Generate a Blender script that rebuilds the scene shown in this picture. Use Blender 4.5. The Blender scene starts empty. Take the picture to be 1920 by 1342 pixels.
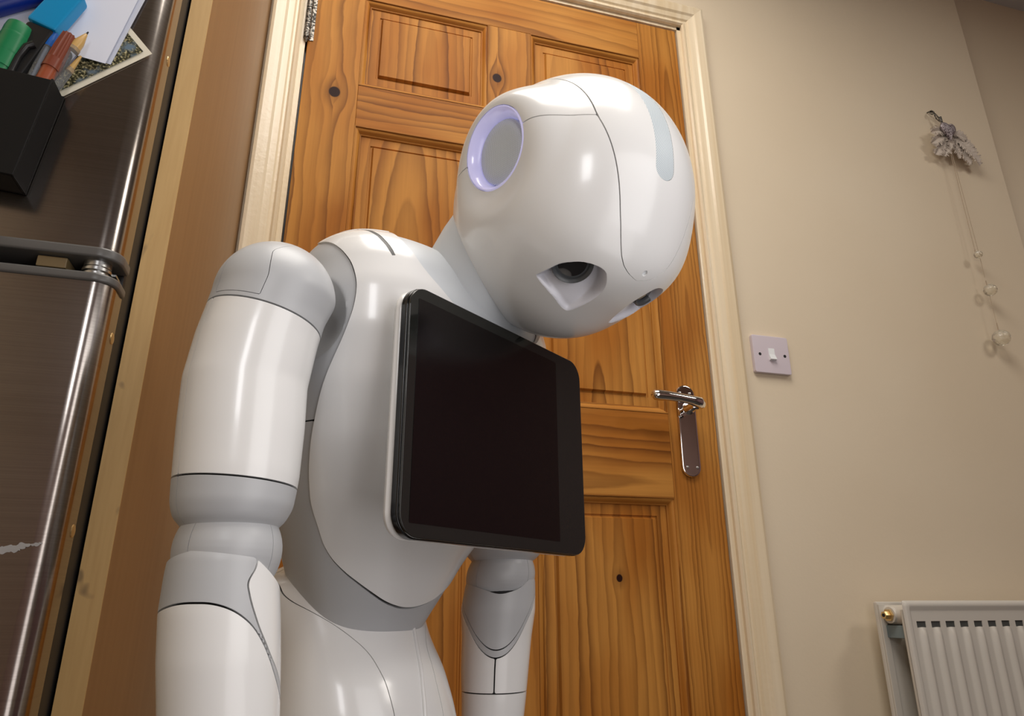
import bpy, bmesh, math, random
import numpy as np
from mathutils import Vector, Matrix
random.seed(7); rng = np.random.default_rng(7)
sc = bpy.context.scene
COL = sc.collection
R_ = math.radians

# ---------------------------------------------------------------- camera, light, exposure
def look_matrix(yaw, pitch, roll):
    sy, cy = math.sin(yaw), math.cos(yaw); sp, cp = math.sin(pitch), math.cos(pitch)
    r = Vector((cy, sy, 0)); u = Vector((sy*sp, -cy*sp, cp)); f = Vector((-sy*cp, cy*cp, sp))
    r2 = math.cos(roll)*r + math.sin(roll)*u; u2 = -math.sin(roll)*r + math.cos(roll)*u
    return Matrix((r2, u2, -f)).transposed()
cam = bpy.data.cameras.new('camera'); camo = bpy.data.objects.new('camera', cam); COL.objects.link(camo)
camo.matrix_world = Matrix.Translation((.083, -1.067, .782)) @ look_matrix(R_(-15.83), R_(19.68), R_(-.19)).to_4x4()
cam.sensor_fit = 'HORIZONTAL'; cam.sensor_width = 36; cam.lens = 36*1309.65/1920; cam.clip_start = .01
sc.camera = camo
sc.view_settings.view_transform = 'Standard'; sc.view_settings.look = 'None'
sc.view_settings.gamma = 1; sc.view_settings.use_curve_mapping = False
sc.view_settings.exposure = 0.10
w = bpy.data.worlds.new('world'); sc.world = w; w.use_nodes = True
w.node_tree.nodes['Background'].inputs[0].default_value = (.9, .93, 1, 1); w.node_tree.nodes['Background'].inputs[1].default_value = .05
def area(name, loc, target, size, power, color, sizey=None):
    l = bpy.data.lights.new(name, 'AREA'); l.energy = power; l.color = color; l.size = size
    if sizey: l.shape = 'RECTANGLE'; l.size_y = sizey
    o = bpy.data.objects.new(name, l); COL.objects.link(o); o.location = loc
    o.rotation_euler = (Vector(target)-Vector(loc)).to_track_quat('-Z', 'Y').to_euler(); return o
area('ceiling_lamp', (.30, -.80, 2.34), (.30, -.80, 0), .9, 17.5, (1, .95, .88), .9)
area('far_ceiling_lamp', (2.0, -1.5, 2.34), (2.0, -1.4, 0), .5, 10., (1, .945, .87), .5)
area('camera_lamp', (-.04, -1.40, 1.27), (.20, -.5, 1.12), .12, 1.0, (.98, .985, 1), .22)
area('right_fill_light', (.50, -1.14, 1.08), (.22, -.62, 1.06), .45, 1.55, (1, .985, .98), .45)  # added soft fill that lifts the robot's face and chest, no fixture there
area('low_fill_light', (.40, -1.10, .70), (.24, -.66, 1.08), .42, .8, (1, .975, .98), .42)  # unseen fill from below, added to brighten chin and chest

# ---------------------------------------------------------------- materials
def mat(name, color=(.8, .8, .8), rough=.5, metal=0., **kw):
    m = bpy.data.materials.new(name); m.use_nodes = True; b = m.node_tree.nodes['Principled BSDF']
    b.inputs['Base Color'].default_value = (*color, 1); b.inputs['Roughness'].default_value = rough; b.inputs['Metallic'].default_value = metal
    for k, v in kw.items(): b.inputs[k.replace('_', ' ')].default_value = v
    return m
def srgb(r, g, b): return tuple(((c/255+.055)/1.055)**2.4 if c > 10 else c/255/12.92 for c in (r, g, b))
class N:
    def __init__(s, m): s.t = m.node_tree; s.b = s.t.nodes['Principled BSDF']
    def n(s, typ, **kw):
        x = s.t.nodes.new(typ)
        for k, v in kw.items(): setattr(x, k, v)
        return x
    def l(s, a, b): s.t.links.new(a, b)
    def m(s, op, a, b=None, c=None, clamp=False):
        x = s.n('ShaderNodeMath', operation=op, use_clamp=clamp)
        for i, v in enumerate((a, b, c)):
            if v is None: continue
            if isinstance(v, (int, float)): x.inputs[i].default_value = v
            else: s.l(v, x.inputs[i])
        return x.outputs[0]
    def coord(s): return s.n('ShaderNodeTexCoord').outputs['Object']
    def mapping(s, v, scale=(1, 1, 1), loc=(0, 0, 0), rot=(0, 0, 0)):
        x = s.n('ShaderNodeMapping'); s.l(v, x.inputs[0]); x.inputs['Scale'].default_value = scale
        x.inputs['Location'].default_value = loc; x.inputs['Rotation'].default_value = rot; return x.outputs[0]
    def noise(s, v, scale, detail=2, rough=.5):
        x = s.n('ShaderNodeTexNoise'); s.l(v, x.inputs['Vector']); x.inputs['Scale'].default_value = scale
        x.inputs['Detail'].default_value = detail; x.inputs['Roughness'].default_value = rough; return x.outputs[0]
    def ramp(s, f, stops):
        x = s.n('ShaderNodeValToRGB'); s.l(f, x.inputs[0]); e = x.color_ramp.elements
        while len(e) < len(stops): e.new(.5)
        for i, (p, c) in enumerate(stops): e[i].position = p; e[i].color = (*c, 1) if len(c) == 3 else c
        return x.outputs[0]
    def mix(s, f, a, b, mode='MIX'):
        x = s.n('ShaderNodeMix', data_type='RGBA', blend_type=mode)
        if isinstance(f, (int, float)): x.inputs[0].default_value = f
        else: s.l(f, x.inputs[0])
        for i, v in ((6, a), (7, b)):
            if isinstance(v, tuple): x.inputs[i].default_value = (*v, 1)
            else: s.l(v, x.inputs[i])
        return x.outputs[2]
    def bump(s, h, strength=.2, dist=.001):
        x = s.n('ShaderNodeBump'); s.l(h, x.inputs['Height']); x.inputs['Strength'].default_value = strength
        x.inputs['Distance'].default_value = dist; s.l(x.outputs[0], s.b.inputs['Normal'])
    def color(s, c): s.l(c, s.b.inputs['Base Color'])

PINE_L, PINE_M, PINE_D, KNOT = srgb(196, 136, 64), srgb(172, 107, 40), srgb(88, 44, 12), srgb(40, 16, 10)
def pine(along='z', xc=0., dist=.03, k=.08, z0=0., ring=.0075, seed=0, knots=(), warp=.012):
    """pine board cut near the heart: growth rings meet the face as straight lines or long arches"""
    m = mat('pine', PINE_L, .42); n = N(m); s = n.n('ShaderNodeSeparateXYZ'); n.l(n.coord(), s.inputs[0])
    A, B = (s.outputs[2], s.outputs[0]) if along == 'z' else (s.outputs[0], s.outputs[2])
    cb = n.n('ShaderNodeCombineXYZ'); n.l(n.m('MULTIPLY', A, .22), cb.inputs[0]); n.l(B, cb.inputs[1]); cb.inputs[2].default_value = seed*3.7
    w1 = n.m('MULTIPLY', n.m('SUBTRACT', n.noise(cb.outputs[0], 14, 3), .5), warp*2)
    cb2 = n.n('ShaderNodeCombineXYZ'); n.l(n.m('MULTIPLY', A, .6), cb2.inputs[0]); n.l(B, cb2.inputs[1]); cb2.inputs[2].default_value = seed*1.3+9
    w2 = n.m('MULTIPLY', n.m('SUBTRACT', n.noise(cb2.outputs[0], 60, 2), .5), .0035)
    across = n.m('ADD', n.m('SUBTRACT', B, xc), n.m('ADD', w1, w2))
    kn = None
    for (ka, kb, kr) in knots:
        dd = n.m('SQRT', n.m('ADD', n.m('POWER', n.m('SUBTRACT', A, ka), 2), n.m('POWER', n.m('MULTIPLY', n.m('SUBTRACT', B, kb), 1.15), 2)))
        push = n.m('MULTIPLY', n.m('EXPONENT', n.m('MULTIPLY', n.m('POWER', n.m('DIVIDE', dd, kr*3.2), 2), -1.)), kr*1.6)
        side = n.m('SIGN', n.m('SUBTRACT', B, kb))
        across = n.m('SUBTRACT', across, n.m('MULTIPLY', push, side))
        v = n.m('MULTIPLY', n.m('SUBTRACT', 1.15, n.m('DIVIDE', dd, kr)), 4., clamp=True)
        halo = n.m('MULTIPLY', n.m('SUBTRACT', 1.5, n.m('DIVIDE', dd, kr*2.2), clamp=True), .25)
        v = n.m('MAXIMUM', v, halo); kn = v if kn is None else n.m('MAXIMUM', kn, v)
    depth = n.m('ADD', n.m('MULTIPLY', n.m('SUBTRACT', A, z0), k), dist)
    r = n.m('MULTIPLY', n.m('SQRT', n.m('ADD', n.m('POWER', across, 2), n.m('POWER', depth, 2))), .50)
    ph = n.m('FRACT', n.m('DIVIDE', r, ring))
    late = n.m('POWER', ph, 1.9)
    edge = n.m('SMOOTH_MIN', late, n.m('MULTIPLY', n.m('SUBTRACT', 1., ph), 9), .1)
    vr = n.n('ShaderNodeCombineXYZ'); n.l(n.m('FLOOR', n.m('DIVIDE', r, ring)), vr.inputs[0]); vr.inputs[1].default_value = seed
    wn = n.n('ShaderNodeTexWhiteNoise'); n.l(vr.outputs[0], wn.inputs[0])
    amt = n.m('MULTIPLY', edge, n.m('ADD', n.m('MULTIPLY', wn.outputs[0], .9), .16), clamp=True)
    fib = n.noise(n.mapping(n.coord(), (260, 260, 7) if along == 'z' else (7, 260, 260)), 1, 2)
    blot = n.noise(n.mapping(n.coord(), (1, 1, .35) if along == 'z' else (.35, 1, 1), loc=(seed, 0, 0)), 9, 2)
    base = n.mix(n.ramp(blot, [(.38, (0, 0, 0)), (.6, (1, 1, 1))]), PINE_M, PINE_L)
    c = n.mix(n.m('MULTIPLY', amt, .9), base, PINE_D)
    c = n.mix(n.m('MULTIPLY', n.m('SUBTRACT', fib, .35, clamp=True), .35), c, PINE_D)
    if kn is not None: c = n.mix(kn, c, KNOT)
    n.color(c); n.bump(n.m('ADD', fib, amt), .08, .0006)
    n.b.inputs['Roughness'].default_value = .5; n.b.inputs['Specular IOR Level'].default_value = .12
    return m
def paint(name, c1, c2, rough, streak=False, bump=.15):
    m = mat(name, c1, rough); n = N(m); co = n.coord()
    f = n.noise(n.mapping(co, (60, 60, 1.2)), 1, 2) if streak else n.noise(co, 1.6, 3)
    n.color(n.mix(n.ramp(f, [(.35, (0, 0, 0)), (.68, (1, 1, 1))]), c1, c2))
    n.bump(n.m('ADD', n.noise(co, 160, 3), n.noise(co, 18, 2)), bump, .0012); return m
M_WALL = paint('wall_paint', srgb(230, 215, 190), srgb(224, 207, 180), .75)
M_WALL2 = paint('lilac_wall_paint', srgb(150, 122, 126), srgb(142, 114, 118), .75)
M_CEIL = paint('ceiling_paint', srgb(206, 207, 206), srgb(198, 199, 198), .8)
M_GLOSS = paint('cream_gloss_paint', srgb(238, 222, 194), srgb(224, 203, 168), .22, True, .25)
M_FLOOR = mat('floor_vinyl', srgb(120, 96, 72), .5)
_n = N(M_FLOOR); _n.color(_n.mix(_n.noise(_n.mapping(_n.coord(), (2, 14, 1)), 3, 3), srgb(52, 47, 43), srgb(70, 64, 58)))
M_BOARD = mat('brown_veneer', srgb(170, 124, 90), .42)
_n = N(M_BOARD); _n.color(_n.mix(_n.noise(_n.mapping(_n.coord(), (80, 80, 3)), 1, 3), srgb(144, 109, 70), srgb(164, 128, 86)))
M_BIRCH = mat('pale_edging', srgb(205, 168, 112), .5)
_n = N(M_BIRCH); _c = _n.mix(_n.noise(_n.mapping(_n.coord(), (220, 220, 14)), 1, 3), srgb(214, 178, 120), srgb(190, 150, 94))
_n.color(_n.mix(_n.ramp(_n.noise(_n.mapping(_n.coord(), (40, 40, 26)), 1, 2), [(.66, (0, 0, 0)), (.72, (1, 1, 1))]), _c, srgb(150, 122, 84)))
M_STEEL = mat('brushed_steel', (.34, .32, .30), .27, 1.)
_n = N(M_STEEL); _f = _n.noise(_n.mapping(_n.coord(), (6, 6, 900)), 1, 2)
_n.color(_n.mix(_f, (.32, .285, .26), (.46, .42, .385))); _n.bump(_f, .03, .0003)
_n.l(_n.m('ADD', _n.m('MULTIPLY', _n.noise(_n.coord(), 9, 3), .10), .14), _n.b.inputs['Roughness'])
M_TRIM = mat('grey_plastic', srgb(92, 90, 88), .35)
M_BLACK = mat('black_plastic', (.004, .004, .0045), .45, Specular_IOR_Level=.25)
M_RUBBER = mat('black_rubber', (.012, .012, .013), .45)
M_SLOT = mat('slot_grey', (.07, .07, .07), .5)
M_SEAM = mat('seam_grey', (.22, .22, .22), .6)
M_GAP = mat('dark_gap', (.01, .01, .011), .7)
M_FSIDE = mat('fridge_side', srgb(132, 112, 78), .4)
M_CHROME = mat('chrome', (.78, .76, .75), .06, 1.)
M_ZINC = mat('zinc', (.55, .55, .54), .3, 1.)
M_IRON = mat('dark_iron', (.05, .045, .04), .45, .8)
_n = N(M_IRON); _n.color(_n.ramp(_n.noise(_n.coord(), 300, 3), [(.45, (.03, .028, .025)), (.62, (.35, .32, .28))]))
M_BRASS = mat('brass', srgb(214, 184, 130), .28, .8)
M_RAD = mat('radiator_enamel', srgb(206, 200, 190), .38)
M_RADIN = mat('radiator_inside', srgb(70, 72, 70), .6)
M_SWITCH = mat('switch_plastic', srgb(212, 200, 208), .3)
M_ROCK = mat('rocker_plastic', srgb(232, 234, 236), .25)
M_WHITE = mat('white_shell', (.84, .835, .825), .24, 0, Coat_Weight=.3, Coat_Roughness=.1)
M_GREY = mat('grey_shell', (.50, .51, .525), .38)
M_COLLAR = mat('collar_grey', (.62, .65, .68), .42)
M_LENS = mat('lens_glass', (.008, .007, .009), .08, Coat_Weight=1., Coat_Roughness=.03)
M_LENSRIM = mat('lens_ring', (.07, .075, .08), .35)
M_SOCKET = mat('eye_socket', srgb(228, 228, 236), .3)
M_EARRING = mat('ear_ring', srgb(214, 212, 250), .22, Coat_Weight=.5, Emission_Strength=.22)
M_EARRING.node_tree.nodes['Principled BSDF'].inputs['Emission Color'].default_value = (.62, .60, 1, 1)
def perforated(name, ca, cb, scale):
    m = mat(name, ca, .45); n = N(m); s = n.n('ShaderNodeSeparateXYZ'); n.l(n.coord(), s.inputs[0]); return m, n, s
M_MESH, _n, _s = perforated('speaker_mesh', srgb(200, 208, 216), None, 1)
def dots(n, a, b, pitch):
    fa = n.m('SUBTRACT', n.m('FRACT', n.m('DIVIDE', n.m('ADD', a, b), pitch)), .5); fb = n.m('SUBTRACT', n.m('FRACT', n.m('DIVIDE', n.m('SUBTRACT', a, b), pitch)), .5)
    d = n.m('SQRT', n.m('ADD', n.m('POWER', fa, 2), n.m('POWER', fb, 2))); return n.ramp(d, [(.22, (1, 1, 1)), (.36, (0, 0, 0))])
_n.color(_n.mix(dots(_n, _s.outputs[1], _s.outputs[2], .0013), srgb(228, 236, 242), srgb(140, 155, 170)))
M_STRIP, _n, _s = perforated('touch_strip', srgb(200, 208, 216), None, 1)
_n.color(_n.mix(dots(_n, _s.outputs[0], _s.outputs[2], .0013), srgb(208, 216, 220), srgb(150, 164, 174)))
M_GLASSBLK = mat('tablet_glass', (.013, .0135, .012), .09, 0, Coat_Weight=.3, Coat_Roughness=.03)
M_DISPLAY = mat('tablet_display', (.0030, .0012, .0016), .2, 0)
M_TABSIDE = mat('tablet_side', (.006, .006, .006), .18)
M_PAPER = mat('paper', srgb(222, 226, 240), .7)
_n = N(M_PAPER); _s = _n.n('ShaderNodeSeparateXYZ'); _n.l(_n.coord(), _s.inputs[0])
_ln = _n.ramp(_n.m('FRACT', _n.m('DIVIDE', _s.outputs[2], .0042)), [(.70, (0, 0, 0)), (.74, (1, 1, 1)), (.86, (1, 1, 1)), (.9, (0, 0, 0))])
_wd = _n.ramp(_n.noise(_n.mapping(_n.coord(), (420, 1, 240)), 1, 1), [(.45, (0, 0, 0)), (.5, (1, 1, 1))])
_rg = _n.m('MULTIPLY', _n.m('GREATER_THAN', _s.outputs[2], -.035), _n.m('LESS_THAN', _s.outputs[0], .022))
_n.color(_n.mix(_n.m('MULTIPLY', _n.m('MULTIPLY', _ln, _wd), _n.m('MULTIPLY', _rg, .35)), srgb(222, 226, 240), srgb(110, 116, 132)))
M_PHOTO_B = mat('photo_border', srgb(232, 226, 206), .4)
M_PHOTO = mat('photo_print', (.1, .1, .08), .3)
_n = N(M_PHOTO); _c = _n.coord()
_n.color(_n.mix(_n.ramp(_n.noise(_c, 70, 2), [(.5, (0, 0, 0)), (.66, (1, 1, 1))]), _n.ramp(_n.noise(_c, 420, 4, .7), [(.42, srgb(28, 30, 24)), (.52, srgb(84, 82, 56)), (.62, srgb(205, 194, 150))]), srgb(104, 124, 140)))
M_FEATHER = mat('feather', srgb(200, 188, 176), .85, Subsurface_Weight=.0)
M_GLITTER = mat('glitter', srgb(140, 128, 132), .4, .3)
_n = N(M_GLITTER); _v = _n.n('ShaderNodeTexVoronoi'); _n.l(_n.coord(), _v.inputs[0]); _v.inputs['Scale'].default_value = 500
_n.color(_n.ramp(_v.outputs['Color'], [(.3, srgb(92, 80, 84)), (.75, srgb(196, 186, 190))])); _n.bump(_v.outputs['Distance'], .6, .001)
M_BEAD = mat('bead_glass', (.97, .93, .82), .06, 0, Transmission_Weight=.82, IOR=1.45)
_n = N(M_BEAD); _n.bump(_n.noise(_n.coord(), 320, 1), .6, .0015)
M_THREAD = mat('thread', srgb(170, 150, 128), .5)
M_CLEAR = mat('clear_plastic', (.92, .95, .97), .06, 0, Transmission_Weight=.9, IOR=1.35)
def plain(name, rgb, rough=.35): return mat(name, srgb(*rgb), rough)

# ---------------------------------------------------------------- mesh helpers
def link(o, parent=None, **kw):
    COL.objects.link(o)
    if parent: o.parent = parent
    for k, v in kw.items(): o[k] = v
    return o
def mk(name, V, F, m, parent=None, smooth=True, center=True, solid=0, split=40, bevel=0, flat=False, **kw):
    V = np.asarray(V, float).reshape(-1, 3)
    c = (V.max(0)+V.min(0))/2 if center else np.zeros(3)
    me = bpy.data.meshes.new(name); me.from_pydata((V-c).tolist(), [], [tuple(f) for f in F]); me.update(); me.validate()
    me.materials.append(m)
    if smooth: me.polygons.foreach_set('use_smooth', [True]*len(me.polygons))
    o = bpy.data.objects.new(name, me); o.location = c; link(o, parent, **kw)
    if solid: d = o.modifiers.new('s', 'SOLIDIFY'); d.thickness = solid; d.offset = -1
    if bevel: d = o.modifiers.new('b', 'BEVEL'); d.width = bevel; d.segments = 2; d.limit_method = 'ANGLE'; d.angle_limit = R_(35)
    if smooth: d = o.modifiers.new('e', 'EDGE_SPLIT'); d.split_angle = R_(split)
    if smooth and bevel: d = o.modifiers.new('w', 'WEIGHTED_NORMAL'); d.keep_sharp = True
    return o
def box(name, x, y, z, m, parent=None, bevel=0, **kw):
    V = [(a, b, c) for a in x for b in y for c in z]
    F = [(0, 1, 3, 2), (4, 6, 7, 5), (0, 4, 5, 1), (2, 3, 7, 6), (0, 2, 6, 4), (1, 5, 7, 3)]
    return mk(name, V, F, m, parent, smooth=bevel > 0, bevel=bevel, **kw)
def empty(name, loc, rot=0, **kw):
    o = bpy.data.objects.new(name, None); o.location = loc; o.rotation_euler = (0, 0, rot); o.empty_display_size = .05; return link(o, None, **kw)
def prism(pts, d0, d1, axis):
    """extrude polygon (2D) between d0 and d1 along axis 'x','y','z'"""
    def P(a, b, d): return {'z': (a, b, d), 'y': (a, d, b), 'x': (d, a, b)}[axis]
    n = len(pts); V = [P(a, b, d0) for a, b in pts]+[P(a, b, d1) for a, b in pts]
    F = [tuple(range(n)), tuple(range(2*n-1, n-1, -1))]+[(i, i+n, (i+1) % n+n, (i+1) % n) for i in range(n)]
    return V, F
def fixn(o):
    bm = bmesh.new(); bm.from_mesh(o.data); bmesh.ops.recalc_face_normals(bm, faces=bm.faces); bm.to_mesh(o.data); bm.free(); return o
def rrect(w, h, r, n=8, cx=0, cy=0):
    out = []
    for (sx, sy, a0) in ((1, 1, 0), (-1, 1, 90), (-1, -1, 180), (1, -1, 270)):
        for i in range(n+1):
            a = R_(a0+90*i/n); out.append((cx+sx*(w/2-r)+r*math.cos(a), cy+sy*(h/2-r)+r*math.sin(a)))
    return out
def lathe(prof, n=32, axis='z', origin=(0, 0, 0), closed=True):
    """prof: list (r, h)"""
    V, F = [], []
    for r, h in prof:
        for i in range(n):
            a = 2*math.pi*i/n; c, s = r*math.cos(a), r*math.sin(a)
            p = {'z': (c, s, h), 'x': (h, c, s), 'y': (s, h, c)}[axis]; V.append(tuple(p[k]+origin[k] for k in range(3)))
    for j in range(len(prof)-1):
        for i in range(n): F.append((j*n+i, j*n+(i+1) % n, (j+1)*n+(i+1) % n, (j+1)*n+i))
    if closed: F.append(tuple(range(n-1, -1, -1))); F.append(tuple((len(prof)-1)*n+i for i in range(n)))
    return V, F
def frame_of(d):
    d = np.array(d, float); d /= np.linalg.norm(d); a = np.array([0, 0, 1.]) if abs(d[2]) < .9 else np.array([1., 0, 0])
    u = np.cross(a, d); u /= np.linalg.norm(u); return u, np.cross(d, u), d
def rod(p0, p1, rads, n=24, ts=None):
    """round rod from p0 to p1; rads at positions ts (0..1)"""
    p0, p1 = np.array(p0, float), np.array(p1, float); u, v, d = frame_of(p1-p0)
    if not hasattr(rads, '__len__'): rads = [rads, rads]
    if ts is None: ts = np.linspace(0, 1, len(rads))
    V, F = [], []
    for t, r in zip(ts, rads):
        c = p0+(p1-p0)*t
        for i in range(n): a = 2*math.pi*i/n; V.append(tuple(c+r*(math.cos(a)*u+math.sin(a)*v)))
    for j in range(len(rads)-1):
        for i in range(n): F.append((j*n+i, j*n+(i+1) % n, (j+1)*n+(i+1) % n, (j+1)*n+i))
    F.append(tuple(range(n-1, -1, -1))); F.append(tuple((len(rads)-1)*n+i for i in range(n)))
    return V, F
def path_tube(pts, r, n=10):
    pts = [np.array(p, float) for p in pts]; V, F = [], []; rr = r if hasattr(r, '__len__') else [r]*len(pts)
    ref = None
    for k, p in enumerate(pts):
        d = pts[min(k+1, len(pts)-1)]-pts[max(k-1, 0)]; d = d/np.linalg.norm(d)
        if ref is None: u, v, _ = frame_of(d)
        else: u = ref-d*(ref@d); u /= np.linalg.norm(u); v = np.cross(d, u)
        ref = u
        for i in range(n): a = 2*math.pi*i/n; V.append(tuple(p+rr[k]*(math.cos(a)*u+math.sin(a)*v)))
    for j in range(len(pts)-1):
        for i in range(n): F.append((j*n+i, j*n+(i+1) % n, (j+1)*n+(i+1) % n, (j+1)*n+i))
    F.append(tuple(range(n-1, -1, -1))); F.append(tuple((len(pts)-1)*n+i for i in range(n)))
    return V, F
def join(*vf):
    V, F = [], []
    for v, f in vf:
        b = len(V); V += [tuple(p) for p in v]; F += [tuple(i+b for i in q) for q in f]
    return V, F
def clip(V, F, g):
    """keep the side g >= 0 of a mesh, cutting crossed faces along the zero line"""
    V = np.asarray(V, float); g = np.asarray(g, float); out, idx, cut, FF = [], {}, {}, []
    def vid(i):
        if i not in idx: idx[i] = len(out); out.append(V[i])
        return idx[i]
    def cid(i, j):
        k = (i, j) if i < j else (j, i)
        if k not in cut:
            a, b = k; t = g[a]/(g[a]-g[b]); cut[k] = len(out); out.append(V[a]*(1-t)+V[b]*t)
        return cut[k]
    pos = g >= 0
    for f in F:
        s = [pos[i] for i in f]
        if all(s): FF.append(tuple(vid(i) for i in f)); continue
        if not any(s): continue
        q = []
        for a in range(len(f)):
            i, j = f[a], f[(a+1) % len(f)]
            if pos[i]: q.append(vid(i))
            if pos[i] != pos[j]: q.append(cid(i, j))
        if len(q) >= 3: FF.append(tuple(q))
    return np.array(out).reshape(-1, 3), FF
def cliprec(V, F, fn):
    g = fn(np.asarray(V)); return clip(V, F, g)

# ---------------------------------------------------------------- the room
YB = .035      # depth of the door leaf
CEIL = 2.40
def slab(name, boxes, m, **kw):
    V, F = [], []
    for (x, y, z) in boxes:
        b = len(V); V += [(a, c, d) for a in x for c in y for d in z]
        F += [tuple(i+b for i in q) for q in ((0, 1, 3, 2), (4, 6, 7, 5), (0, 4, 5, 1), (2, 3, 7, 6), (0, 2, 6, 4), (1, 5, 7, 3))]
    return mk(name, V, F, m, smooth=False, kind='structure', **kw)
slab('wall_back', [((-.75, -.006), (0, .12), (0, CEIL)), ((.768, 1.625), (0, .12), (0, CEIL)), ((-.006, .768), (0, .12), (1.987, CEIL))], M_WALL)
slab('wall_alcove', [((1.625, 3.0), (.035, .155), (0, CEIL))], M_WALL)
slab('wall_left', [((-.85, -.75), (-3.3, .15), (0, CEIL))], M_WALL)
slab('wall_right', [((3.0, 3.1), (-3.3, .16), (0, CEIL))], M_WALL2)
slab('wall_front', [((-.85, 3.1), (-3.4, -3.3), (0, CEIL))], paint('pale_wall_paint', srgb(206, 178, 172), srgb(196, 168, 164), .75))
slab('ceiling', [((-.85, 3.1), (-3.4, .16), (CEIL, CEIL+.1))], M_CEIL)
slab('floor', [((-.85, 3.1), (-3.4, .16), (-.1, 0))], M_FLOOR)
slab('baseboard_back', [((.84, 1.625), (-.018, 0), (0, .12))], M_GLOSS)

# ---------------------------------------------------------------- the pine door
door = empty('door_1', (0, 0, 0), kind='structure', label='varnished six-panel pine door with chrome lever handle')
DX = [0, .0965, .339, .4265, .6695, .762]
DZ = [.006, .22, .956, 1.102, 1.591, 1.680, 1.885, 1.981]
def dpart(name, x, z, m): return box(name, x, (0, YB), z, m, door, bevel=.0012)
def pl(x, z, *kn): cx, cz = (x[0]+x[1])/2, (z[0]+z[1])/2; return tuple((kz-cz, kx-cx, r) for kx, kz, r in kn)
def pr_(x, z, *kn): cx, cz = (x[0]+x[1])/2, (z[0]+z[1])/2; return tuple((kx-cx, kz-cz, r) for kx, kz, r in kn)
x, z = (0, DX[1]), (DZ[0], DZ[-1]); dpart('stile', x, z, pine('z', -.10, .01, .0, 0, .0095, 1, pl(x, z, (.056, 1.655, .0115)), warp=.022))
x = (DX[4], DX[5]); dpart('stile', x, z, pine('z', .012, .012, .028, .55, .0036, 2, warp=.010))
for i, (a, b) in enumerate(((0, 1), (2, 3), (4, 5), (6, 7))):
    x, z = (DX[1], DX[4]), (DZ[a], DZ[b])
    dpart('rail', x, z, pine('x', (.03, -.05, .06, -.055)[i], .02, (.04, .03, .05, .05)[i], (.1, -.2, .2, -.15)[i], .0085, 11+i, warp=.02))
for i, (a, b) in enumerate(((1, 2), (3, 4), (5, 6))):
    x, z = (DX[2], DX[3]), (DZ[a], DZ[b])
    kn = {0: pl(x, z, (.375, .45, .009)), 1: (), 2: pl(x, z, (.357, 1.757, .0105))}[i]
    dpart('muntin', x, z, pine('z', .06, .02, .01, 0, .0085, 20+i, kn, warp=.02))
def panel(x, z, i, m1, m2):
    """raised-and-fielded panel: outer flat ground, small step, raised field"""
    x0, x1, z0, z1 = x[0]-.004, x[1]+.004, z[0]-.004, z[1]+.004; g, q = .011, .030
    def ring(a, y): return [(x0+a, y, z0+a), (x1-a, y, z0+a), (x1-a, y, z1-a), (x0+a, y, z1-a)]
    V = ring(0, g) + ring(.034, g) + ring(.0345, g+.0018) + ring(.0375, g+.0018) + ring(.040, g-.0042) + ring(0, .024)
    F = [(b+j, b+(j+1) % 4, b+4+(j+1) % 4, b+4+j) for b in (0, 4, 8, 12) for j in range(4)]+[(16, 17, 18, 19)]
    F += [(j, 20+j, 20+(j+1) % 4, (j+1) % 4) for j in range(4)]+[(23, 22, 21, 20)]
    mk('panel', V, F, m1, door, smooth=False)
    # mitred ogee moulding, four sticks
    X0, X1, Z0, Z1 = x[0], x[1], z[0], z[1]
    prof = [(0, -.0006), (.0015, -.0006), (.002, .0015), (.0045, .002), (.007, .004), (.009, .0072), (.0105, .0085), (.0125, .0088), (.013, .0112)]
    def corner(a): return [(X0+a, Z0+a), (X1-a, Z0+a), (X1-a, Z1-a), (X0+a, Z1-a)]
    for k in range(4):
        V, F = [], []
        for a, h in prof: c = corner(a); p, r = c[k], c[(k+1) % 4]; V += [(p[0], h, p[1]), (r[0], h, r[1])]
        for a, h in ((.013, .02), (0, .02)): c = corner(a); p, r = c[k], c[(k+1) % 4]; V += [(p[0], h, p[1]), (r[0], h, r[1])]
        n = len(V)//2
        F = [(2*j, 2*j+1, 2*j+3, 2*j+2) for j in range(n-1)]+[(2*n-2, 2*n-1, 1, 0), tuple(range(0, 2*n, 2)), tuple(range(2*n-1, 0, -2))]
        mk('moulding', V, F, m2[k % 2], door, smooth=True, split=28)
ML = (pine('x', .2, .05, .01, 0, .006, 31), pine('z', .2, .05, .01, 0, .006, 32))
specs = {(1, 0): (.0, .012, .05, .25, ()), (1, 1): (.02, .012, .05, .30, ((.564, .826, .006),)),
         (3, 0): (-.02, .014, .11, -.05, ()), (3, 1): (.0, .014, .13, -.17, ()), (5, 0): (.01, .02, .10, .12, ()), (5, 1): (-.04, .02, .10, -.12, ())}
for (r, c), (xc, d, k, z0, kn) in specs.items():
    x = ((DX[1], DX[2]), (DX[3], DX[4]))[c]; z = (DZ[r], DZ[r+1])
    panel(x, z, r, pine('z', xc, d, k, z0, .0082, 40+3*r+c, pl(x, z, *kn), warp=.014), ML)

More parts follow.
